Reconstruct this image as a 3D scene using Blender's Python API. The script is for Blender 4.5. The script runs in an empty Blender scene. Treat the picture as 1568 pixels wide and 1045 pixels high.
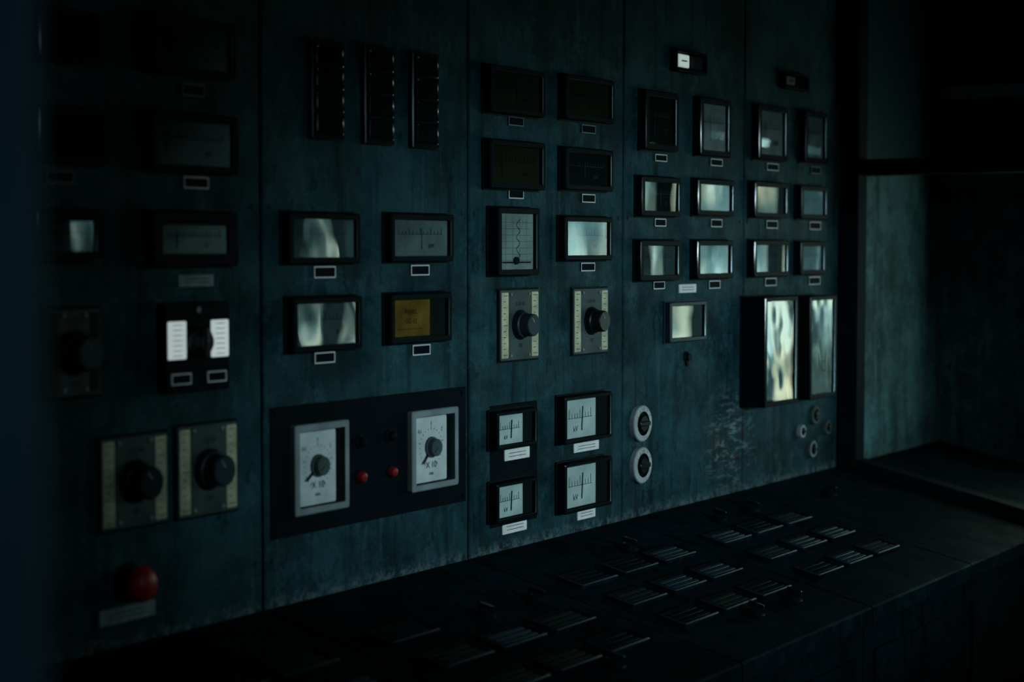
import bpy, math, random
from mathutils import Vector, Matrix
random.seed(4)
scene=bpy.context.scene
try:
    scene.view_settings.view_transform='Standard'
    scene.view_settings.look='None'
except Exception as e: print(e)

# ---------------------------------------------------------------- camera survey
TH=math.radians(33.93); FPX=2700.0; PH=math.atan(140.5/FPX)
CAM=Vector((0,-2.0,1.55))
F=Vector((math.cos(TH)*math.cos(PH),math.sin(TH)*math.cos(PH),-math.sin(PH)))
R=Vector((math.sin(TH),-math.cos(TH),0)); U=R.cross(F)
cd=bpy.data.cameras.new('camera'); cam=bpy.data.objects.new('camera',cd)
scene.collection.objects.link(cam)
cam.matrix_world=Matrix(((R.x,U.x,-F.x,CAM.x),(R.y,U.y,-F.y,CAM.y),(R.z,U.z,-F.z,CAM.z),(0,0,0,1)))
cd.sensor_width=36; cd.lens=FPX/1568*36
cd.dof.use_dof=True; cd.dof.focus_distance=3.7; cd.dof.aperture_fstop=2.6
scene.camera=cam
def ray(u,v): return F+R*((u-784)/FPX)+U*((522.5-v)/FPX)
def wall(u,v,d=0.0):
    r=ray(u,v); t=(2.0-d)/r.y; p=CAM+r*t; return p.x,p.z
ZJ=0.94; DD=0.60; SL=math.radians(12.3)
def desk(u,v):
    n=Vector((0,-math.sin(SL),math.cos(SL))); p0=Vector((0,0,ZJ)); r=ray(u,v)
    t=(p0-CAM).dot(n)/r.dot(n); p=CAM+r*t
    return p.x,-p.y/math.cos(SL)

# ---------------------------------------------------------------- materials
def mat(name,col,rough=0.5,metal=0.0,var=0.0,vscale=8,bump=0.0,bscale=60,spec=0.3,streak=False,emis=0):
    m=bpy.data.materials.new(name); m.use_nodes=True; nt=m.node_tree; b=nt.nodes['Principled BSDF']
    b.inputs['Roughness'].default_value=rough; b.inputs['Metallic'].default_value=metal
    b.inputs['Specular IOR Level'].default_value=spec
    b.inputs['Base Color'].default_value=(*col,1)
    if emis:
        b.inputs['Emission Color'].default_value=(.85,1,.97,1); b.inputs['Emission Strength'].default_value=emis
    tc=nt.nodes.new('ShaderNodeTexCoord')
    n=nt.nodes.new('ShaderNodeTexNoise'); n.inputs['Scale'].default_value=vscale; n.inputs['Detail'].default_value=6
    mp=nt.nodes.new('ShaderNodeMapping'); nt.links.new(tc.outputs['Object'],mp.inputs[0])
    if streak: mp.inputs['Scale'].default_value=(1,1,0.12)
    nt.links.new(mp.outputs[0],n.inputs['Vector'])
    if var>0:
        cr=nt.nodes.new('ShaderNodeValToRGB'); cr.color_ramp.elements[0].position=.3; cr.color_ramp.elements[1].position=.72
        cr.color_ramp.elements[0].color=(*[c*(1-var) for c in col],1)
        cr.color_ramp.elements[1].color=(*[min(1,c*(1+var)) for c in col],1)
        nt.links.new(n.outputs['Fac'],cr.inputs[0]); nt.links.new(cr.outputs[0],b.inputs['Base Color'])
    if bump>0:
        n2=nt.nodes.new('ShaderNodeTexNoise'); n2.inputs['Scale'].default_value=bscale; n2.inputs['Detail'].default_value=5
        nt.links.new(tc.outputs['Object'],n2.inputs['Vector'])
        bp=nt.nodes.new('ShaderNodeBump'); bp.inputs['Strength'].default_value=bump; bp.inputs['Distance'].default_value=.004
        nt.links.new(n2.outputs['Fac'],bp.inputs['Height']); nt.links.new(bp.outputs[0],b.inputs['Normal'])
    return m

def cabinet_paint(name,base,edge_z=None,spec=.12,worn=1.0,damage=None,upper=None):
    m=bpy.data.materials.new(name); m.use_nodes=True; nt=m.node_tree; N=nt.nodes; L=nt.links
    b=N['Principled BSDF']; b.inputs['Specular IOR Level'].default_value=spec
    b.inputs['Specular Tint'].default_value=(.35,.8,.9,1)
    g=N.new('ShaderNodeNewGeometry'); 
    def noise(scale,detail,sc=(1,1,1),rough=.6):
        mp=N.new('ShaderNodeMapping'); mp.inputs['Scale'].default_value=sc; L.new(g.outputs['Position'],mp.inputs[0])
        n=N.new('ShaderNodeTexNoise'); n.inputs['Scale'].default_value=scale; n.inputs['Detail'].default_value=detail
        n.inputs['Roughness'].default_value=rough
        L.new(mp.outputs[0],n.inputs['Vector']); return n.outputs['Fac']
    def ramp(fac,p0,p1,c0,c1):
        r=N.new('ShaderNodeValToRGB'); r.color_ramp.elements[0].position=p0; r.color_ramp.elements[1].position=p1
        r.color_ramp.elements[0].color=(*c0,1); r.color_ramp.elements[1].color=(*c1,1); L.new(fac,r.inputs[0]); return r.outputs[0]
    def mix(fac,a,c,mode='MIX'):
        x=N.new('ShaderNodeMix'); x.data_type='RGBA'; x.blend_type=mode
        if isinstance(fac,float): x.inputs[0].default_value=fac
        else: L.new(fac,x.inputs[0])
        for s,i in ((a,6),(c,7)):
            if isinstance(s,tuple): x.inputs[i].default_value=(*s,1)
            else: L.new(s,x.inputs[i])
        return x.outputs[2]
    def math_(op,a,c=0.0):
        x=N.new('ShaderNodeMath'); x.operation=op; x.use_clamp=(op=='MULTIPLY')
        for s,i in ((a,0),(c,1)):
            if isinstance(s,(int,float)): x.inputs[i].default_value=s
            else: L.new(s,x.inputs[i])
        return x.outputs[0]
    c=ramp(noise(3.2,9,(1,1,1),.78),.40,.60,tuple(k*.42 for k in base),tuple(k*1.65 for k in base))
    k1=.85*worn
    c=mix(ramp(noise(26,5,(1,1,.06)),.53,.66,(0,0,0),(k1,)*3),c,tuple(k*.26 for k in base))
    c=mix(ramp(noise(34,4,(1,1,.08)),.59,.70,(0,0,0),(k1*.6,)*3),c,tuple(min(1,k*2.5) for k in base))
    c=mix(ramp(noise(7,10,(1,1,.8),.88),.53,.58,(0,0,0),(k1*.65,)*3),c,tuple(k*2.3+.002 for k in base))
    c=mix(ramp(noise(14,9,(1,1,.5),.88),.54,.59,(0,0,0),(k1*.85,)*3),c,tuple(k*.30 for k in base))
    c=mix(ramp(noise(2.1,8,(1,1,.45),.75),.55,.68,(0,0,0),(k1*.75,)*3),c,tuple(k*.38 for k in base))
    c=mix(ramp(noise(19,8,(1,1,.10),.8),.63,.69,(0,0,0),(k1*.7,)*3),c,(.020,.017,.011))
    c=mix(ramp(noise(85,6,(1,1,1),.75),.63,.675,(0,0,0),(k1*.8,)*3),c,tuple(k*4.0+.008 for k in base))
    if damage:
        vd=N.new('ShaderNodeVectorMath'); vd.operation='DISTANCE'; L.new(g.outputs['Position'],vd.inputs[0]); vd.inputs[1].default_value=damage
        area=ramp(math_('MULTIPLY',vd.outputs['Value'],4.5),.25,.75,(1,1,1),(0,0,0))
        scr=ramp(noise(40,8,(.35,1,1.4),.8),.52,.57,(0,0,0),(1,1,1))
        c=mix(mix(1.0,area,scr,'MULTIPLY'),c,(.13,.20,.21))
        rs=ramp(noise(22,9,(1,1,.7),.85),.52,.57,(0,0,0),(1,1,1))
        c=mix(mix(1.0,area,rs,'MULTIPLY'),c,(.032,.017,.008))
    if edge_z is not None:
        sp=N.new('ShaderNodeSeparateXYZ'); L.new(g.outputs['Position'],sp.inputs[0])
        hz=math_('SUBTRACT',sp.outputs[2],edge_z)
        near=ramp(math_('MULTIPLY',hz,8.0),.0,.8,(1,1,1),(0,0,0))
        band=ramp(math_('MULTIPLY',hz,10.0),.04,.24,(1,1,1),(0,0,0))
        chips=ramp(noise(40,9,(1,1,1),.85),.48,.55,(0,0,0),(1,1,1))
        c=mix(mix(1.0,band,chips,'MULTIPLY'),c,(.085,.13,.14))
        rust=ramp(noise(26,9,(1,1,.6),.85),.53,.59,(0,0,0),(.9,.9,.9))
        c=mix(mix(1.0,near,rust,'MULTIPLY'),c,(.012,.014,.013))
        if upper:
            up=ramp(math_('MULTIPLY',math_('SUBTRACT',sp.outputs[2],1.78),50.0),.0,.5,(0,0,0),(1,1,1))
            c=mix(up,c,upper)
    L.new(c,b.inputs['Base Color'])
    r=ramp(noise(9,6),.3,.7,(.5,)*3,(.75,)*3); L.new(r,b.inputs['Roughness'])
    bp=N.new('ShaderNodeBump'); bp.inputs['Strength'].default_value=.4; bp.inputs['Distance'].default_value=.003
    L.new(noise(120,6,(1,1,1),.7),bp.inputs['Height']); L.new(bp.outputs[0],b.inputs['Normal'])
    return m

def glass_mat(name,ior=1.52,tint=(.9,.95,.93),wob=.003,rough=.008):
    m=bpy.data.materials.new(name); m.use_nodes=True; nt=m.node_tree; N=nt.nodes; L=nt.links
    N.remove(N['Principled BSDF']); out=N['Material Output']
    tr=N.new('ShaderNodeBsdfTransparent'); tr.inputs[0].default_value=(*tint,1)
    gl=N.new('ShaderNodeBsdfGlossy'); gl.inputs['Roughness'].default_value=rough
    fr=N.new('ShaderNodeFresnel'); fr.inputs[0].default_value=ior
    mx=N.new('ShaderNodeMixShader'); L.new(fr.outputs[0],mx.inputs[0]); L.new(tr.outputs[0],mx.inputs[1]); L.new(gl.outputs[0],mx.inputs[2])
    g=N.new('ShaderNodeNewGeometry'); n=N.new('ShaderNodeTexNoise'); n.inputs['Scale'].default_value=12; n.inputs['Detail'].default_value=1
    L.new(g.outputs['Position'],n.inputs['Vector'])
    bp=N.new('ShaderNodeBump'); bp.inputs['Strength'].default_value=wob; bp.inputs['Distance'].default_value=.05
    L.new(n.outputs['Fac'],bp.inputs['Height']); L.new(bp.outputs[0],gl.inputs['Normal'])
    L.new(mx.outputs[0],out.inputs[0]); return m

dmx,dmz=wall(1118,672)
M={}
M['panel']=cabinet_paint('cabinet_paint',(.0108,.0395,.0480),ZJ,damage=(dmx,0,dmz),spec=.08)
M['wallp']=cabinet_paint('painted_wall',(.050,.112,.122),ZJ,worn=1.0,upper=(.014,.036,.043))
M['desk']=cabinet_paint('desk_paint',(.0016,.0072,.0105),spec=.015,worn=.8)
M['subplate']=mat('dark_plate',(.0018,.0052,.0085),.7,var=.3,bump=.1,spec=.04)
M['bezel']=mat('black_bezel',(.0016,.0048,.0070),.5,var=.3,vscale=30,bump=.05,spec=.03)
M['glossb']=mat('gloss_black',(.003,.006,.009),.15,spec=.35)
M['rim']=mat('rim_metal',(.08,.12,.13),.3,metal=.9)
M['bezell']=mat('grey_bezel',(.13,.17,.18),.5,metal=.0,var=.2,bump=.05)
M['inner']=mat('housing_inner',(.003,.007,.009),.8,spec=.03)
M['paper']=mat('dial_paper',(.50,.57,.57),.8,var=.2,vscale=20,spec=.1)
M['paperl']=mat('aged_dial_paper',(.26,.32,.31),.8,var=.3,vscale=16,spec=.1)
M['paper2']=mat('old_dial_paper',(.12,.165,.168),.8,var=.4,vscale=16,spec=.1)
M['grey']=mat('grey_dial',(.045,.070,.075),.7,var=.5,vscale=14,spec=.1)
M['dark']=mat('dark_dial',(.006,.011,.010),.7,var=.4,spec=.1)
M['olive']=mat('olive_dial',(.020,.021,.010),.7,var=.4,spec=.1)
M['amber']=mat('amber_dial',(.17,.098,.016),.7,var=.5,vscale=25,spec=.1)
M['ink']=mat('ink',(.012,.015,.018),.8,spec=.1)
M['white']=mat('label_white',(.74,.76,.74),.7,var=.12,vscale=40,spec=.1)
M['glow']=mat('glow_white',(.80,.82,.80),.6,emis=.40)  # white with added glow, standing in for bright reflections
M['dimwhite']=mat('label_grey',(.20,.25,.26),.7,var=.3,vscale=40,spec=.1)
M['cream']=mat('scale_cream',(.50,.50,.34),.7,var=.3,vscale=40,spec=.1)
M['plate']=mat('aluminium_plate',(.042,.062,.065),.55,metal=.0,var=.4,vscale=15,bump=.05,spec=.15)
M['gframe']=mat('dial_frame_grey',(.19,.24,.25),.6,var=.2,vscale=20,spec=.15)
M['knob']=mat('knob_bakelite',(.003,.006,.009),.35,var=.2,spec=.15)
M['knobb']=mat('knob_bluegrey',(.011,.024,.035),.45,var=.2,spec=.15)
M['red']=mat('red_plastic',(.34,.010,.018),.4,var=.15)
M['redd']=mat('red_lens',(.24,.008,.010),.35)
M['metal']=mat('worn_metal',(.16,.19,.20),.5,metal=.5,var=.3)
M['glass']=glass_mat('meter_glass')
M['glassw']=glass_mat('wavy_glass',wob=.010)
M['frame']=mat('frame_steel',(.002,.006,.009),.7,var=.4,bump=.1,spec=.04)
M['post']=mat('column_paint',(.07,.19,.28),.7,var=.2,spec=.1)
M['dim']=mat('wall_dark',(.02,.034,.04),.9,var=.3,vscale=3,bump=.2,bscale=12,spec=.05)
M['ceil']=mat('ceiling_dark',(.012,.02,.025),.9,var=.3,vscale=3,spec=.05)
M['floor']=mat('floor_concrete',(.015,.022,.025),.8,var=.4,vscale=4,bump=.3,bscale=20,spec=.1)
M['ring']=mat('ring_offwhite',(.40,.44,.44),.7,var=.3,vscale=40,spec=.1)

# ---------------------------------------------------------------- mesh builder
class B:
    def __init__(s): s.v=[];s.f=[];s.m=[];s.mats=[]
    def mi(s,k):
        if k not in s.mats: s.mats.append(k)
        return s.mats.index(k)
    def quadgrid(s,loops,k,cap0=False,cap1=False):
        ks=k if isinstance(k,list) else [k]*(len(loops)-1)
        n=len(loops[0]); base=len(s.v)
        for l in loops: s.v.extend(l)
        for i in range(len(loops)-1):
            mi=s.mi(ks[i])
            for j in range(n):
                a=base+i*n+j; b=base+i*n+(j+1)%n
                s.f.append((a,b,b+n,a+n)); s.m.append(mi)
        if cap0: s.f.append(tuple(base+j for j in reversed(range(n)))); s.m.append(s.mi(ks[0]))
        if cap1:
            q=base+(len(loops)-1)*n; s.f.append(tuple(q+j for j in range(n))); s.m.append(s.mi(cap1 if isinstance(cap1,str) else ks[-1]))
    def rr(s,cx,cz,hw,hh,r,y,seg=4):
        r=max(min(r,hw*.98,hh*.98),1e-5); out=[]
        for q,(sx,sz) in enumerate(((1,1),(-1,1),(-1,-1),(1,-1))):
            for i in range(seg+1):
                a=math.pi/2*(q+i/seg)
                out.append((cx+sx*(hw-r)+r*math.cos(a),y,cz+sz*(hh-r)+r*math.sin(a)))
        return out
    def rloft(s,cx,cz,prof,k,cap0=False,cap1=False,seg=4):
        s.quadgrid([s.rr(cx,cz,*p,seg=seg) for p in prof],k,cap0,cap1)
    def block(s,cx,cz,w,h,y0,y1,k,c=.0015,r=.002):
        w/=2;h/=2;c=min(c,w*.4,h*.4)
        s.rloft(cx,cz,[(w,h,r,y0),(w,h,r,y1+c),(w-c,h-c,r,y1)],k,False,True,seg=2)
    def cyl(s,cx,cz,prof,k,n=28,cap1=True,cap0=False):
        loops=[[(cx+r*math.cos(2*math.pi*j/n),y,cz+r*math.sin(2*math.pi*j/n)) for j in range(n)] for r,y in prof]
        s.quadgrid(loops,k,cap0,cap1)
    def quad(s,x0,x1,z0,z1,y,k):
        b=len(s.v); s.v+= [(x0,y,z0),(x1,y,z0),(x1,y,z1),(x0,y,z1)]; s.f.append((b,b+1,b+2,b+3)); s.m.append(s.mi(k))
    def bar(s,xa,za,xb,zb,w,y,k):
        d=Vector((xb-xa,zb-za)); 
        if d.length<1e-6: return
        d.normalize(); nx,nz=-d.y*w/2,d.x*w/2; b=len(s.v)
        s.v+=[(xa+nx,y,za+nz),(xa-nx,y,za-nz),(xb-nx,y,zb-nz),(xb+nx,y,zb+nz)]; s.f.append((b,b+1,b+2,b+3)); s.m.append(s.mi(k))
    def box(s,x0,x1,y0,y1,z0,z1,k):
        b=len(s.v); s.v+=[(x,y,z) for x in(x0,x1) for y in(y0,y1) for z in(z0,z1)]
        for f in((0,1,3,2),(4,6,7,5),(0,4,5,1),(2,3,7,6),(0,2,6,4),(1,5,7,3)): s.f.append(tuple(b+i for i in f)); s.m.append(s.mi(k))
    def text(s,t,cx,cz,size,y,k):
        c=bpy.data.curves.new('t','FONT'); c.body=t; c.size=size; c.align_x='CENTER'; c.align_y='CENTER'
        o=bpy.data.objects.new('t',c); scene.collection.objects.link(o)
        dg=bpy.context.evaluated_depsgraph_get(); me=bpy.data.meshes.new_from_object(o.evaluated_get(dg))
        b=len(s.v); s.v+=[(cx+v.co.x,y,cz+v.co.y) for v in me.vertices]
        mi=s.mi(k)
        for p in me.polygons: s.f.append(tuple(b+i for i in p.vertices)); s.m.append(mi)
        bpy.data.objects.remove(o); bpy.data.curves.remove(c); bpy.data.meshes.remove(me)
    def make(s,name,loc=(0,0,0),rot=(0,0,0),bevel=0,smooth=True):
        me=bpy.data.meshes.new(name); me.from_pydata(s.v,[],s.f)
        for k in s.mats: me.materials.append(M[k])
        for p,i in zip(me.polygons,s.m): p.material_index=i; p.use_smooth=smooth
        me.update()
        if smooth: me.set_sharp_from_angle(angle=math.radians(32))
        o=bpy.data.objects.new(name,me); scene.collection.objects.link(o)
        o.location=loc; o.rotation_euler=rot
        if bevel:
            md=o.modifiers.new('b','BEVEL'); md.width=bevel; md.segments=2; md.limit_method='ANGLE'
        return o

# ---------------------------------------------------------------- room
s2=wall(402,600)[0]; PW=(wall(1138,500)[0]-s2)/3
XS=[s2+PW*i for i in (-4,-3,-2,-1,0,1,2,3,4)]
XEND=XS[-1]-.008; XS[-1]=XEND; XPOST=XEND+.075; XE=5.42; YS=-4.6; XW=-2.4; CH=2.55
b=B(); b.box(XW,XE+.2,YS-.2,.6,-.1,0,'floor'); b.make('floor')
b=B(); b.box(XW,XE+.2,YS-.2,.6,CH,CH+.1,'ceil'); b.make('ceiling')
b=B(); b.box(XW,XPOST-.005,.5,.6,0,CH,'dim'); b.make('wall_north')
b=B(); b.box(XW-.1,XW,YS,.6,0,CH,'dim'); b.make('wall_west')
b=B(); b.box(XW,XE,YS-.1,YS,0,CH,'dim'); b.make('wall_south')
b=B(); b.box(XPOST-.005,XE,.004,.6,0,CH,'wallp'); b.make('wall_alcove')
WZ0,WZ1=1.0,1.84
WINS=[(-1.50,-.36),(-2.80,-2.28),(-4.20,-3.80)]
b=B(); ys=[.6]
for lo_,hi_ in WINS: ys+=[hi_,lo_]
ys.append(YS-.1)
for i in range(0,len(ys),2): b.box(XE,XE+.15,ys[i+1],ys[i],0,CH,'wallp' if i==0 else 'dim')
for lo_,hi_ in WINS: b.box(XE,XE+.15,lo_,hi_,0,WZ0,'dim'); b.box(XE,XE+.15,lo_,hi_,WZ1,CH,'dim')
b.make('wall_east')
b=B(); b.box(XE-.02,XE,-4.3,0.0,2.02,2.06,'gframe'); b.make('trim_1')
for wi,(lo_,hi_) in enumerate(WINS):
    b=B(); t=.03; X0,X1=XE+.04,XE+.09
    b.box(X0,X1,lo_,hi_,WZ0,WZ0+t,'frame'); b.box(X0,X1,lo_,hi_,WZ1-t,WZ1,'frame')
    n=max(1,round((hi_-lo_)/.27))
    for i in range(n+1):
        y=lo_+(hi_-lo_)*i/n; b.box(X0,X1,max(lo_,y-t*.6),min(hi_,y+t*.6),WZ0+t,WZ1-t,'frame')
    b.make('window_%d'%(wi+1))
    ld=bpy.data.lights.new('window_portal','AREA'); ld.shape='RECTANGLE'; ld.size=WZ1-WZ0; ld.size_y=hi_-lo_; ld.cycles.is_portal=True
    lo=bpy.data.objects.new('window_portal',ld); scene.collection.objects.link(lo); lo.location=(XE+.02,(lo_+hi_)/2,(WZ0+WZ1)/2); lo.rotation_euler=(0,math.pi/2,0)

# ---------------------------------------------------------------- cabinets
for i in range(len(XS)-1):
    xa,xb=XS[i]+.003,XS[i+1]-.003; b=B(); cx=(xa+xb)/2; w=(xb-xa)/2
    z0,z1=.0,2.38; cz=(z0+z1)/2; h=(z1-z0)/2
    b.rloft(0,cz,[(w,h,.002,.48),(w,h,.002,.003),(w-.0025,h-.0025,.002,0)],'panel',True,True,seg=2)
    for sx in(-1,1):
        for zz in(1.02,1.62,2.28): b.cyl(sx*(w-.018),zz,[(.005,0),(.005,-.0015),(.0035,-.0025)],'panel',n=10)
    b.make('control_cabinet',(cx,0,0))

b=B()
dx=XS+[XE]; yf=-DD; zf=ZJ-DD*math.tan(SL)
for i in range(len(dx)-1):
    xa,xb=dx[i]+.003,dx[i+1]-.003
    prof=[(-.003,0.02),(-.003,ZJ-.001),(-.03,ZJ-.001-.027*math.tan(SL)),(yf+.004,zf+.001),(yf,zf-.003),(yf,zf-.035),(yf+.02,zf-.04),(yf+.02,.12),(yf+.08,.10),(yf+.08,0.0),(-.003,0.0)]
    base=len(b.v); n=len(prof)
    for x in(xa,xb): b.v+=[(x,y,z) for y,z in prof]
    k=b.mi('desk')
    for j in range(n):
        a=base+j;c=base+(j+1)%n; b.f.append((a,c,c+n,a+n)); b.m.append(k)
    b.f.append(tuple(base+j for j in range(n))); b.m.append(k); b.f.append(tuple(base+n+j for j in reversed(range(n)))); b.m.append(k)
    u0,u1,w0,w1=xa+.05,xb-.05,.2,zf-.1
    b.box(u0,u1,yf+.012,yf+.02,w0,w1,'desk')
    b.box(u1-.06,u1-.045,yf+.0,yf+.012,(w0+w1)/2-.05,(w0+w1)/2+.05,'metal')
b.make('control_desk',smooth=False)

b=B()
xa,xb=XEND+.006,XPOST-.008
b.box(xa,xb,-.055,-.002,ZJ-.0,CH,'frame')
b.box(xa+.01,xb,-.60,-.055,1.755,1.80,'frame')
zfe=ZJ-.60*math.tan(SL)+.001
base=len(b.v)
for x in(xa,xb): b.v+=[(x,-.055,ZJ-.011),(x,-.60,zfe),(x,-.60,zfe+.035),(x,-.055,ZJ+.02)]
for f in((0,1,2,3),(7,6,5,4),(0,4,5,1),(1,5,6,2),(2,6,7,3),(3,7,4,0)): b.f.append(tuple(base+i for i in f)); b.m.append(b.mi('frame'))
b.box(xa+.005,xb-.005,-.63,-.60,zfe,CH,'frame')
b.make('divider_frame',bevel=.002,smooth=False)

b=B()
b.quadgrid([[(p[0],p[2],z) for p in b.rr(0,0,.042,.042,.015,0)] for z in(0,CH)],'post',True,True)
b.box(-.07,.07,-.07,.07,0,.012,'post')
b.make('steel_column',(.504,-1.343,0))

# ---------------------------------------------------------------- instruments
def place(bb,d):
    u0,v0,u1,v1=bb; um,vm=(u0+u1)/2,(v0+v1)/2
    x0=wall(u0,vm,d)[0];x1=wall(u1,vm,d)[0]; z1=wall(um,v0,d)[1]; z0=wall(um,v1,d)[1]
    return (x0+x1)/2,(z0+z1)/2,x1-x0,z1-z0
E=0.0
def dial(b,kind,w,h,y,cx=0,cz=0):
    e=.0006
    if kind=='amber':
        b.quad(cx-w/2,cx+w/2,cz-h/2,cz+h/2,y,'dark'); b.quad(cx-w*.5,cx+w*.20,cz-h*.47,cz+h*.47,y-e,'amber')
        b.text('PANEL',cx-w*.15,cz+h*.16,h*.18,y-2*e,'ink'); b.text('GG 12',cx-w*.15,cz-h*.08,h*.18,y-2*e,'ink')
        b.bar(cx-w*.4,cz-h*.28,cx+w*.06,cz-h*.28,.0012,y-2*e,'ink'); return
    base={'paper':'paper','paperl':'paperl','paper2':'paper2','grey':'grey','dark':'dark','olive':'olive','chart':'paperl','half':'dark'}[kind]
    b.quad(cx-w/2,cx+w/2,cz-h/2,cz+h/2,y,base)
    if kind=='half':
        b.quad(cx-w*.5,cx+w*.22,cz-h*.47,cz+h*.47,y-e,'paper'); cxx=cx-w*.14; ww=w*.68
    else: cxx=cx; ww=w
    ink='grey' if base=='dark' and kind!='half' else 'ink'
    y2=y-2*e
    if kind=='chart':
        for i in range(1,8): b.bar(cx-w*.45,cz-h*.45+h*.9*i/8,cx+w*.45,cz-h*.45+h*.9*i/8,.0006,y2,'grey')
        for i in range(1,5): b.bar(cx-w*.5+w*i/5,cz-h*.45,cx-w*.5+w*i/5,cz+h*.45,.0006,y2,'grey')
        b.cyl(cx-w*.02,cz-h*.34,[(.008,y2-.001),(.008,y2-.004)],'ink',n=14); b.bar(cx-w*.4,cz-h*.37,cx+w*.4,cz-h*.37,.003,y2-.002,'ink')
        pts=[(cx+w*(.05+.06*math.sin(i*1.7)),cz-h*.3+h*.7*i/12) for i in range(13)]
        for p,q in zip(pts,pts[1:]): b.bar(*p,*q,.001,y2-.0003,'ink')
        return
    if kind=='half':
        for i in range(9):
            xx=cxx-ww*.36+ww*.72*i/8; hh=h*(.22 if i%4==0 else .12); b.bar(xx,cz+h*.02,xx,cz+h*.02+hh,.0015,y2,ink)
        b.bar(cxx-ww*.4,cz+h*.02,cxx+ww*.4,cz+h*.02,.001,y2,ink)
        b.bar(cxx+ww*.05,cz-h*.3,cxx+ww*.08,cz+h*.3,.003,y2-.001,ink); b.text('kV',cxx-ww*.15,cz-h*.25,h*.2,y2,ink); return
    for i in range(13):
        xx=cxx-ww*.38+ww*.76*i/12; hh=h*(.16 if i%3==0 else .09)
        b.bar(xx,cz+h*.10,xx,cz+h*.10+hh,.0012,y2,ink)
    b.bar(cxx-ww*.4,cz+h*.10,cxx+ww*.4,cz+h*.10,.0009,y2,ink)
    px=cxx+ww*random.uniform(-.35,.1); b.bar(px,cz-h*.3,px,cz+h*.28,.0016,y2-.001,ink)
    b.text(random.choice(['A','V','kW','°C','kV']),cxx+w*.2,cz-h*.22,h*.18,y2,ink)
def meter(bb,kind='grey',d=.022,bw=.011,rec=.010,tilt=(0,0),glass='glass',name='panel_meter',bez='bezel',rim='rim'):
    cx,cz,w,h=place(bb,d); b=B(); hw,hh=w/2,h/2; c=.002
    b.rloft(0,0,[(hw+.003,hh+.003,.003,E),(hw+.003,hh+.003,.003,-.004),(hw,hh,.004,-.005),(hw,hh,.004,-d+c),(hw-c,hh-c,.004,-d),(hw-bw+c*.6,hh-bw+c*.6,.003,-d),(hw-bw,hh-bw,.002,-d+c*.6),(hw-bw,hh-bw,.002,-d+rec)],
        [bez,bez,bez,'glossb' if bez=='bezel' else bez,bez,rim,'inner'],True,False)
    dial(b,kind,2*(hw-bw)+.001,2*(hh-bw)+.001,-d+rec-.0005)
    gw,gh=hw-bw,hh-bw; yg=-d+.0045; base=len(b.v); ax,az=tilt
    b.v+=[(sx*gw,yg+sx*gw*math.tan(ax)+sz*gh*math.tan(az),sz*gh) for sx,sz in((-1,-1),(1,-1),(1,1),(-1,1))]
    b.f.append((base,base+1,base+2,base+3)); b.m.append(b.mi(glass))
    return b.make(name,(cx,0,cz))
def tag(bb,solid=False,dimm=False,base=0.0):
    cx,cz,w,h=place(bb,.002); b=B(); t=.0020; k='dimwhite' if dimm else 'white'
    hw,hh=w/2,h/2
    if solid:
        b.rloft(0,0,[(hw,hh,.001,E),(hw,hh,.001,-.002),(hw-.0006,hh-.0006,.001,-.0026)],k,True,True,seg=2)
        for q in range(2): b.bar(-hw*.7,hh*(.3-.6*q),hw*.7,hh*(.3-.6*q),.0012,-.003,'ink')
    else:
        b.rloft(0,0,[(hw,hh,.001,E),(hw,hh,.001,-.003),(hw-t,hh-t,.001,-.003),(hw-t,hh-t,.001,-.0018)],['subplate',k,'bezel'],True,'subplate',seg=2)
    b.make('label_plate',(cx,-base,cz))
def lab(u,v,w=20,h=13,**k): tag((u-w/2,v-h/2,u+w/2,v+h/2),**k)

UP=(0,.13)
# --- cabinet 1 (left)
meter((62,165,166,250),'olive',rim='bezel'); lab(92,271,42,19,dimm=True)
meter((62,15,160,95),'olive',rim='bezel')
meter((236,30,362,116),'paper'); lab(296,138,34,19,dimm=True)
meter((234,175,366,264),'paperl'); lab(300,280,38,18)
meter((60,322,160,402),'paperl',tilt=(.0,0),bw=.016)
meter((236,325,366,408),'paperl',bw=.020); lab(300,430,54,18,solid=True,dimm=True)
# --- cabinet 2
meter((444,326,553,404),'grey',tilt=(-.0,.0),glass='glassw'); lab(497,417,33,18)
meter((600,328,696,401),'paper2',tilt=UP); lab(643,414,28,16)
meter((450,455,556,538),'grey',glass='glassw',tilt=(.005,0)); lab(497,548,31,17)
meter((600,449,693,525),'amber',tilt=UP); lab(645,536,27,16)
# --- cabinet 3
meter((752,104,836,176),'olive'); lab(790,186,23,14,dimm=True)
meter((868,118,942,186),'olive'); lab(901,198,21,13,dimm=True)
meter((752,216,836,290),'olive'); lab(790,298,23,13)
meter((868,228,940,292),'dark',tilt=(0,.03)); lab(901,304,20,13)
meter((764,318,827,422),'chart',d=.03,bw=.012,tilt=(0,.06))
meter((866,332,939,399),'paper2',tilt=(.01,0)); lab(900,409,21,13)
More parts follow.
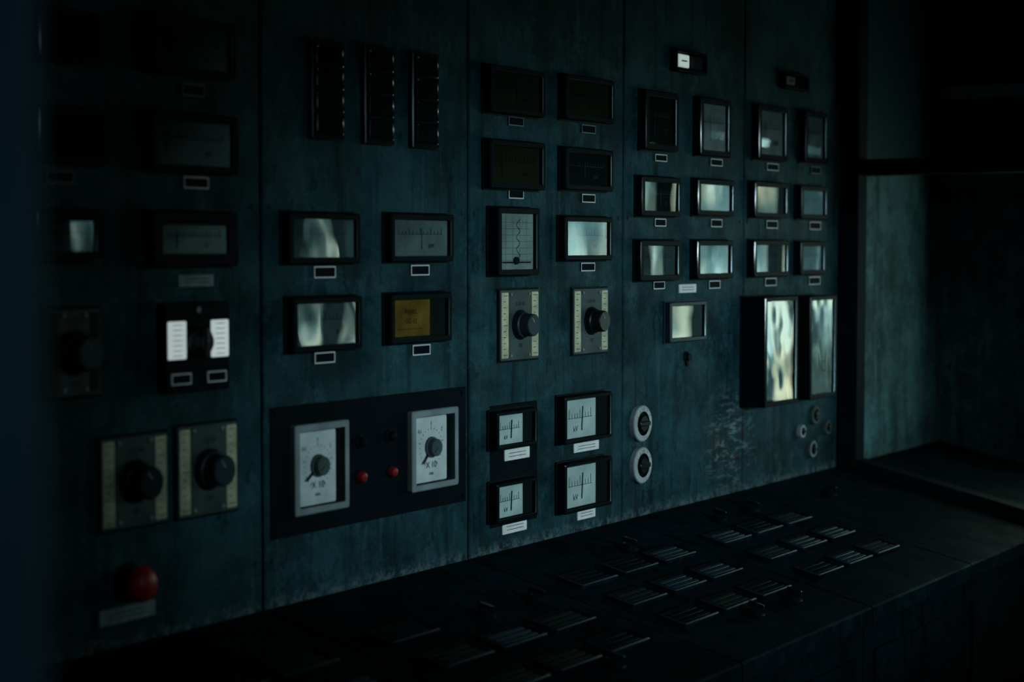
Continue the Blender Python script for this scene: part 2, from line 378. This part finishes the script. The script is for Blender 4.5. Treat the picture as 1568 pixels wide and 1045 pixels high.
# --- cabinet 4 and 5
for (bb,k,tl) in [((990,140,1040,231),'dark',(.0,-.05)),((1074,151,1120,240),'paperl',(0,-.085)),((1163,162,1207,246),'paperl',(0,-.085)),((1234,171,1268,250),'paperl',(0,-.085))]:
    meter(bb,k,tilt=tl,bw=.014,name='chart_recorder')
for (bb,k,tl) in [((984,271,1044,332),'dark',(.0,-.02)),((1070,275,1126,331),'paper2',(.01,0)),((1157,279,1208,334),'grey',(-.01,0)),((1228,285,1268,336),'paper2',(.01,0)),
    ((982,368,1043,430),'grey',(-.01,0)),((1069,368,1124,427),'paper2',(.01,0)),((1156,368,1209,424),'grey',(0,0)),((1227,370,1265,421),'paper2',(0,0))]:
    meter(bb,k,tilt=tl,bw=.013)
for u,v in((1012,242),(1097,249),(1183,256)): lab(u,v,18,11)
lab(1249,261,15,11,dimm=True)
for u,v in((1011,341),(1097,342),(1182,344),(1248,346),(1009,437),(1094,436),(1180,432),(1247,430)): lab(u,v,17,12)
lab(1053,442,26,13,solid=True)
meter((1027,462,1083,523),'grey',bez='knobb',bw=.010,d=.02)
# small top meter: window reflection painted as a bright left half, right half grey
def glint_meter(bb,k):
    cx,cz,w,h=place(bb,.018); b=B(); hw,hh=w/2,h/2
    b.rloft(0,0,[(hw,hh,.003,0),(hw,hh,.003,-.016),(hw-.002,hh-.002,.003,-.018),(hw-.007,hh-.007,.002,-.018),(hw-.008,hh-.008,.002,-.010)],'bezel',True,'inner',seg=3)
    b.block(-hw*.42,0,hw*.66,2*(hh-.011),-.010,-.014,k); b.block(hw*.42,0,hw*.66,2*(hh-.011),-.010,-.014,'grey')
    b.bar(-hw*.6,0,-hw*.25,0,.003,-.0146,'ink')
    q=hw-.008; b.quad(-q,q,-hh+.008,hh-.008,-.0165,'glass'); b.make('small_meter',(cx,0,cz))
glint_meter((1036,78,1084,112),'glow'); glint_meter((1203,112,1240,138),'white')
meter((1172,454,1222,621),'grey',d=.070,bw=.012,rec=.02,glass='glassw',name='glazed_instrument_box')
meter((1241,453,1281,610),'paper2',d=.070,bw=.012,rec=.02,glass='glassw',name='glazed_instrument_box')

cx,cz,w,h=place((752,618,823,802),.003); b=B(); b.block(0,0,w,h,0,-.003,'subplate'); b.make('mounting_plate',(cx,0,cz))
def meter2(bb):
    meter(bb,'half',d=.026,bw=.008,rec=.010)
meter2((762,628,824,686)); meter2((762,736,824,797)); meter2((866,604,938,676)); meter2((866,705,938,781))
lab(790,695,38,17,solid=True,base=.003); lab(788,807,37,17,solid=True); lab(898,684,38,14,solid=True); lab(898,787,27,15,solid=True)

def selector(bb,knob_r=.026,kd=.045,k='knob',dimm=False,pd=.006):
    cx,cz,w,h=place(bb,pd); b=B(); hw,hh=w/2,h/2
    b.rloft(0,0,[(hw+.004,hh+.004,.003,E),(hw+.004,hh+.004,.003,-.003),(hw,hh,.003,-.003),(hw,hh,.003,-pd),(hw-.001,hh-.001,.003,-pd-.001)],['bezel','bezel','plate','plate'],True,'plate',seg=3)
    sw=w*.18; y=-pd-.0012
    for s in(-1,1):
        x=s*(hw-sw/2-.003)
        b.block(x,0,sw,h*.94,-pd,-pd-.002,'cream' if not dimm else 'olive')
        for i in range(11):
            zz=-h*.42+h*.84*i/10; b.bar(x-sw*.3,zz,x+sw*(.3 if i%5==0 else .05),zz,.0012,-pd-.0026,'ink')
    rr=knob_r
    for i in range(25):
        a=math.radians(-50+280*i/24); r1=rr*1.25; r2=rr*(1.42 if i%6==0 else 1.34)
        b.bar(r1*math.cos(a),r1*math.sin(a),r2*math.cos(a),r2*math.sin(a),.001,y,'ink')
    b.text('0 20 40',0,rr*1.62,.011,y,'ink'); b.text('100',0,-rr*1.62,.011,y,'ink')
    b.cyl(0,0,[(rr*1.18,-pd),(rr*1.18,-pd-.003),(rr*1.1,-pd-.004)],'bezel',n=36)
    n=48; loops=[]
    for r,yy in((rr,-pd-.004),(rr,-pd-.012),(rr*.88,-pd-.014),(rr*.86,-kd+.002),(rr*.78,-kd)):
        loops.append([((r*(1+(.03 if j%2 else 0)))*math.cos(2*math.pi*j/n),yy,(r*(1+(.03 if j%2 else 0)))*math.sin(2*math.pi*j/n)) for j in range(n)])
    b.quadgrid(loops,k,False,True)
    b.bar(0,rr*.2,-rr*.3,rr*.6,.0025,-kd-.0004,'dimwhite')
    for sx in(-1,1):
        for sz in(-1,1): b.cyl(sx*(hw-sw-.012),sz*(hh-.009),[(.0035,-pd),(.0035,-pd-.0025),(.002,-pd-.003)],'metal',n=10)
    b.make('rotary_selector',(cx,0,cz))
selector((766,444,825,551),.026,.042,'knobb'); selector((878,442,931,541),.026,.042,'knob')
selector((154,668,257,807),.029,.044,'knob'); selector((272,650,364,788),.029,.044,'knobb')
selector((72,474,154,607),.029,.044,'knobb',dimm=True)
cx,cz,w,h=place((254,463,352,600),.02); b=B(); hw,hh=w/2,h/2
b.rloft(0,0,[(hw,hh,.004,E),(hw,hh,.004,-.018),(hw-.002,hh-.002,.004,-.02)],'bezel',True,True)
for s in(-1,1):
    x=s*(hw-.024); b.block(x,.012,.040,h*.42,-.02,-.0225,'glow')
    for i in range(7): b.bar(x-.012,.012-h*.17+h*.34*i/6,x+.010,.012-h*.17+h*.34*i/6,.0012,-.0232,'ink')
    b.rloft(s*(hw-.032),-hh+.022,[(.022,.009,.001,-.02),(.022,.009,.001,-.022),(.0198,.0068,.001,-.022),(.0198,.0068,.001,-.021)],['white','white','bezel'],False,'subplate',seg=2)
b.cyl(0,.008,[(.026,-.02),(.026,-.028),(.018,-.030),(.017,-.038),(.014,-.040)],'knob',n=32)
b.block(0,.008,.012,.05,-.028,-.042,'knob')
b.bar(0,.008,0,.03,.002,-.0428,'dimwhite')
b.cyl(0,hh-.012,[(.005,-.02),(.005,-.022)],'metal',n=12)
b.make('manual_control_station',(cx,0,cz))

for bb in((480,62,530,214),(561,70,606,222),(634,80,674,228)):
    cx,cz,w,h=place(bb,.014); b=B(); hw,hh=w/2,h/2
    b.rloft(0,0,[(hw,hh,.002,E),(hw,hh,.002,-.0105),(hw-.0018,hh-.0018,.002,-.012)],['bezel','rim'],True,'bezel',seg=2)
    n=4; ph=(h-.014)/n
    for i in range(n):
        zc=-hh+.007+ph*(i+.5)
        b.rloft(0,zc,[(hw-.007,ph/2-.002,.002,-.011),(hw-.007,ph/2-.002,.002,-.015),(hw-.009,ph/2-.004,.002,-.016),(hw-.011,ph/2-.006,.002,-.0145)],'glossb',False,'dark',seg=2)
        q=hw-.011;r_=ph/2-.006; b.quad(-q,q,zc-r_,zc+r_,-.0152,'glass')
    b.make('annunciator_block',(cx,0,cz))

z1=(wall(411,629)[1]+wall(713,589)[1])/2; z0=(wall(411,829)[1]+wall(713,767)[1])/2
x0=wall(413,700)[0]; x1=wall(712,700)[0]
b=B(); b.block(0,0,x1-x0,z1-z0,0,-.003,'subplate',r=.001)
for sx in(-1,1):
    for sz in(-1,1): b.cyl(sx*((x1-x0)/2-.012),sz*((z1-z0)/2-.012),[(.004,-.003),(.004,-.005)],'bezel',n=10)
b.make('mounting_plate',((x0+x1)/2,0,(z0+z1)/2))
def setter(bb,ang):
    d=.015; cx,cz,w,h=place(bb,d)
    b=B(); hw,hh=w/2,h/2; bw=.012
    b.rloft(0,0,[(hw,hh,.004,0),(hw,hh,.004,-d+.005),(hw-.002,hh-.002,.004,-d+.003),(hw-bw+.001,hh-bw+.001,.003,-d+.003),(hw-bw,hh-bw,.003,-d+.004),(hw-bw,hh-bw,.003,-.001)],['gframe']*4+['plate'],True,False)
    q=hw-bw; b.quad(-q,q,-hh+bw,hh-bw,-.0015,'inner')
    b.block(-q*.14,0,q*1.70,2*(hh-bw)*.97,-.0015,-.005,'paper')
    y=-.0056; ox=-q*.12
    for i in range(21):
        a=math.radians(-60+300*i/20); r1=.034; r2=.040 if i%5==0 else .037
        b.bar(ox+r1*math.cos(a),.004+r1*math.sin(a),ox+r2*math.cos(a),.004+r2*math.sin(a),.0012,y,'ink')
    b.text('X 10',ox,-.030,.017,y-.0002,'ink'); b.text('min',ox,-.046,.010,y-.0002,'ink'); b.text('1',ox,.049,.011,y-.0002,'ink')
    b.text('0,5',ox-.036,.036,.009,y,'ink'); b.text('2',ox+.034,.036,.010,y,'ink')
    b.cyl(ox,.004,[(.020,-.005),(.020,-.009),(.017,-.010),(.0165,-.020),(.015,-.021)],'plate',n=36)
    b.bar(ox,.004,ox+.042*math.cos(ang),.004+.042*math.sin(ang),.004,-.0095,'ink')
    b.bar(ox,.004,ox+.013*math.cos(ang),.004+.013*math.sin(ang),.002,-.0215,'ink')
    b.make('timer_dial',(cx,-.003,cz))
setter((453,648,536,785),math.radians(215)); setter((632,627,703,749),math.radians(225))
def lamp(u,v,rp,k,name='indicator_lamp',out=.016):
    x,z=wall(u,v,.01); b=B(); r=rp
    b.cyl(0,0,[(r*1.35,0),(r*1.35,-.0025),(r*1.1,-.0035)],'bezel',n=20)
    b.cyl(0,0,[(r,-.0025),(r,-out*.6),(r*.8,-out*.82),(r*.4,-out*.9)],k,n=20); b.make(name,(x,-.003,z))
lamp(555,731,.0095,'redd'); lamp(602,723,.0092,'redd'); lamp(555,677,.009,'bezel',); lamp(600,668,.009,'bezel')

x,z=wall(208,894,.02); b=B()
b.cyl(0,0,[(.030,E),(.030,-.006),(.026,-.009),(.016,-.010),(.016,-.030)],'bezel',n=32)
b.cyl(0,0,[(.012,-.024),(.026,-.026),(.0285,-.032),(.027,-.039),(.022,-.045),(.013,-.049),(.005,-.0505)],'red',n=36); b.make('emergency_stop_button',(x,0,z))
tag((152,928,238,952),solid=True,dimm=True)

def cam_switch(u,v,r,k='white',d=.012,rim='dimwhite'):
    x,z=wall(u,v,d); b=B()
    b.cyl(0,0,[(r*1.0,E),(r,-d+.002),(r*.95,-d)],rim,n=36,cap1=False)
    b.cyl(0,0,[(r*.95,-d),(r*.90,-d-.001),(r*.66,-d-.001)],k,n=36,cap1=False)
    b.cyl(0,0,[(r*.66,-d-.001),(r*.64,-d+.004)],'bezel',n=36)
    b.block(0,0,r*1.1,r*.28,-d+.004,-d-.008,'knob',c=.002)
    b.cyl(0,0,[(r*.46,-d+.004),(r*.42,-d-.004)],'knob',n=24)
    for i in range(5):
        a=math.radians(30+30*i); b.bar(r*.72*math.cos(a),r*.72*math.sin(a),r*.86*math.cos(a),r*.86*math.sin(a),.0015,-d-.0013,'ink')
    b.make('rotary_switch',(x,0,z))
cam_switch(985,649,.042,'ring'); cam_switch(985,713,.042,'ring')
cam_switch(1230,661,.018,'ring'); cam_switch(1250,636,.026,'plate',rim='plate'); cam_switch(1246,688,.024,'dimwhite',rim='plate'); cam_switch(1269,655,.02,'plate',rim='plate')
x,z=wall(1050,547); b=B(); b.cyl(0,0,[(.014,E),(.014,-.003),(.009,-.006),(.009,-.012)],'bezel',n=24); b.block(0,-.010,.010,.024,-.001,-.006,'bezel'); b.make('key_lock',(x,0,z))
x0,_=wall(990,640);x1,_=wall(1126,640); z1=wall(1060,528)[1]; z0=ZJ+.03
M['hatch']=M['panel']
b=B(); b.rloft(0,0,[((x1-x0)/2,(z1-z0)/2,.03,E),((x1-x0)/2,(z1-z0)/2,.03,-.0004),((x1-x0)/2-.0015,(z1-z0)/2-.0015,.03,-.001)],'hatch',True,True,seg=8)
b.make('access_hatch',((x0+x1)/2,0,(z0+z1)/2))

# ---------------------------------------------------------------- desk controls
RX=-(math.pi/2-SL)
def on_desk(X,t): return (X,-t*math.cos(SL),ZJ-t*math.sin(SL)+.0012)
def module(X,t,w=.135,h=.062,k='grey'):
    # slotted push-button module: raised rim, recessed well, three grooves
    b=B(); hw,hh=w/2,h/2
    b.rloft(0,0,[(hw,hh,.003,0),(hw,hh,.003,-.007),(hw-.002,hh-.002,.003,-.009),(hw-.006,hh-.006,.002,-.009),(hw-.007,hh-.007,.002,-.002)],['desk','knobb','bezel','bezel'],True,'bezel',seg=3)
    for q in(-1,0,1): b.block(0,q*hh*.48,w*.80,.010,-.002,-.007,k,c=.001)
    b.make('push_button_module',on_desk(X,t),(RX,0,0))
def dknob(X,t,r=.015):
    b=B(); b.cyl(0,0,[(r*1.4,0),(r*1.4,-.003),(r*1.2,-.005)],'bezel',n=24)
    b.cyl(0,0,[(r,-.004),(r,-.012),(r*.7,-.016)],'glossb',n=24); b.block(0,0,r*.5,r*2.2,-.012,-.024,'glossb',c=.002)
    b.make('desk_rotary_switch',on_desk(X,t),(RX,0,0))
knobs=[(742,946),(962,842),(1100,797),(1150,783),(1155,942),(1213,920),(940,1022),(1270,758),(820,921)]
kp=[desk(*p) for p in knobs]
for X,t in kp: dknob(X,t)
for i in range(3,7):
    for c in range(3):
        for r_ in range(3):
            X=XS[i]+.13+c*.165; t=.20+r_*.115
            if any(abs(X-a)<.095 and abs(t-q)<.057 for a,q in kp): continue
            module(X,t,k=random.choice(['knobb','dark','bezel']))

# ---------------------------------------------------------------- light
w=bpy.data.worlds.new('sky'); scene.world=w; w.use_nodes=True; nt=w.node_tree; N=nt.nodes; L=nt.links
bg=N['Background']; tc=N.new('ShaderNodeTexCoord'); mp=N.new('ShaderNodeMapping'); mp.inputs['Scale'].default_value=(1,1,.25)
L.new(tc.outputs['Generated'],mp.inputs[0]); n=N.new('ShaderNodeTexNoise'); n.inputs['Scale'].default_value=85; n.inputs['Detail'].default_value=3
L.new(mp.outputs[0],n.inputs['Vector']); cr=N.new('ShaderNodeValToRGB'); e=cr.color_ramp.elements
e[0].position=.42; e[0].color=(.02,.045,.05,1); e[1].position=.64; e[1].color=(.86,1.0,.86,1)
mid=e.new(.52); mid.color=(.17,.27,.26,1)
L.new(n.outputs['Fac'],cr.inputs[0])
n2=N.new('ShaderNodeTexNoise'); n2.inputs['Scale'].default_value=22; n2.inputs['Detail'].default_value=2; L.new(tc.outputs['Generated'],n2.inputs['Vector'])
cr2=N.new('ShaderNodeValToRGB'); e2=cr2.color_ramp.elements
e2[0].position=.38; e2[0].color=(.62,.92,1,1); e2[1].position=.62; e2[1].color=(1,.93,.70,1)
L.new(n2.outputs['Fac'],cr2.inputs[0])
mxw=N.new('ShaderNodeMix'); mxw.data_type='RGBA'; mxw.blend_type='MULTIPLY'; mxw.inputs[0].default_value=1
L.new(cr.outputs[0],mxw.inputs[6]); L.new(cr2.outputs[0],mxw.inputs[7]); L.new(mxw.outputs[2],bg.inputs[0]); bg.inputs[1].default_value=9
sp=bpy.data.lights.new('key_spot','SPOT'); sp.energy=385; sp.color=(.66,.93,1.0); sp.spot_size=math.radians(21); sp.spot_blend=1.0; sp.shadow_soft_size=.25  # unseen key spot added behind the camera, brightens dials and darkens the edges
so=bpy.data.objects.new('key_spot',sp); scene.collection.objects.link(so); so.location=(2.2,-4.3,1.9)
dv=Vector((3.5,0,1.19))-Vector(so.location); so.rotation_euler=dv.to_track_quat('-Z','Y').to_euler(); so.scale=(2.2,1,1)
pl=bpy.data.lights.new('column_fill','POINT'); pl.energy=7; pl.color=(.6,.88,1); pl.shadow_soft_size=.15  # unseen fill light, added to brighten the steel column
po=bpy.data.objects.new('column_fill',pl); scene.collection.objects.link(po); po.location=(-.9,-2.5,2.2)
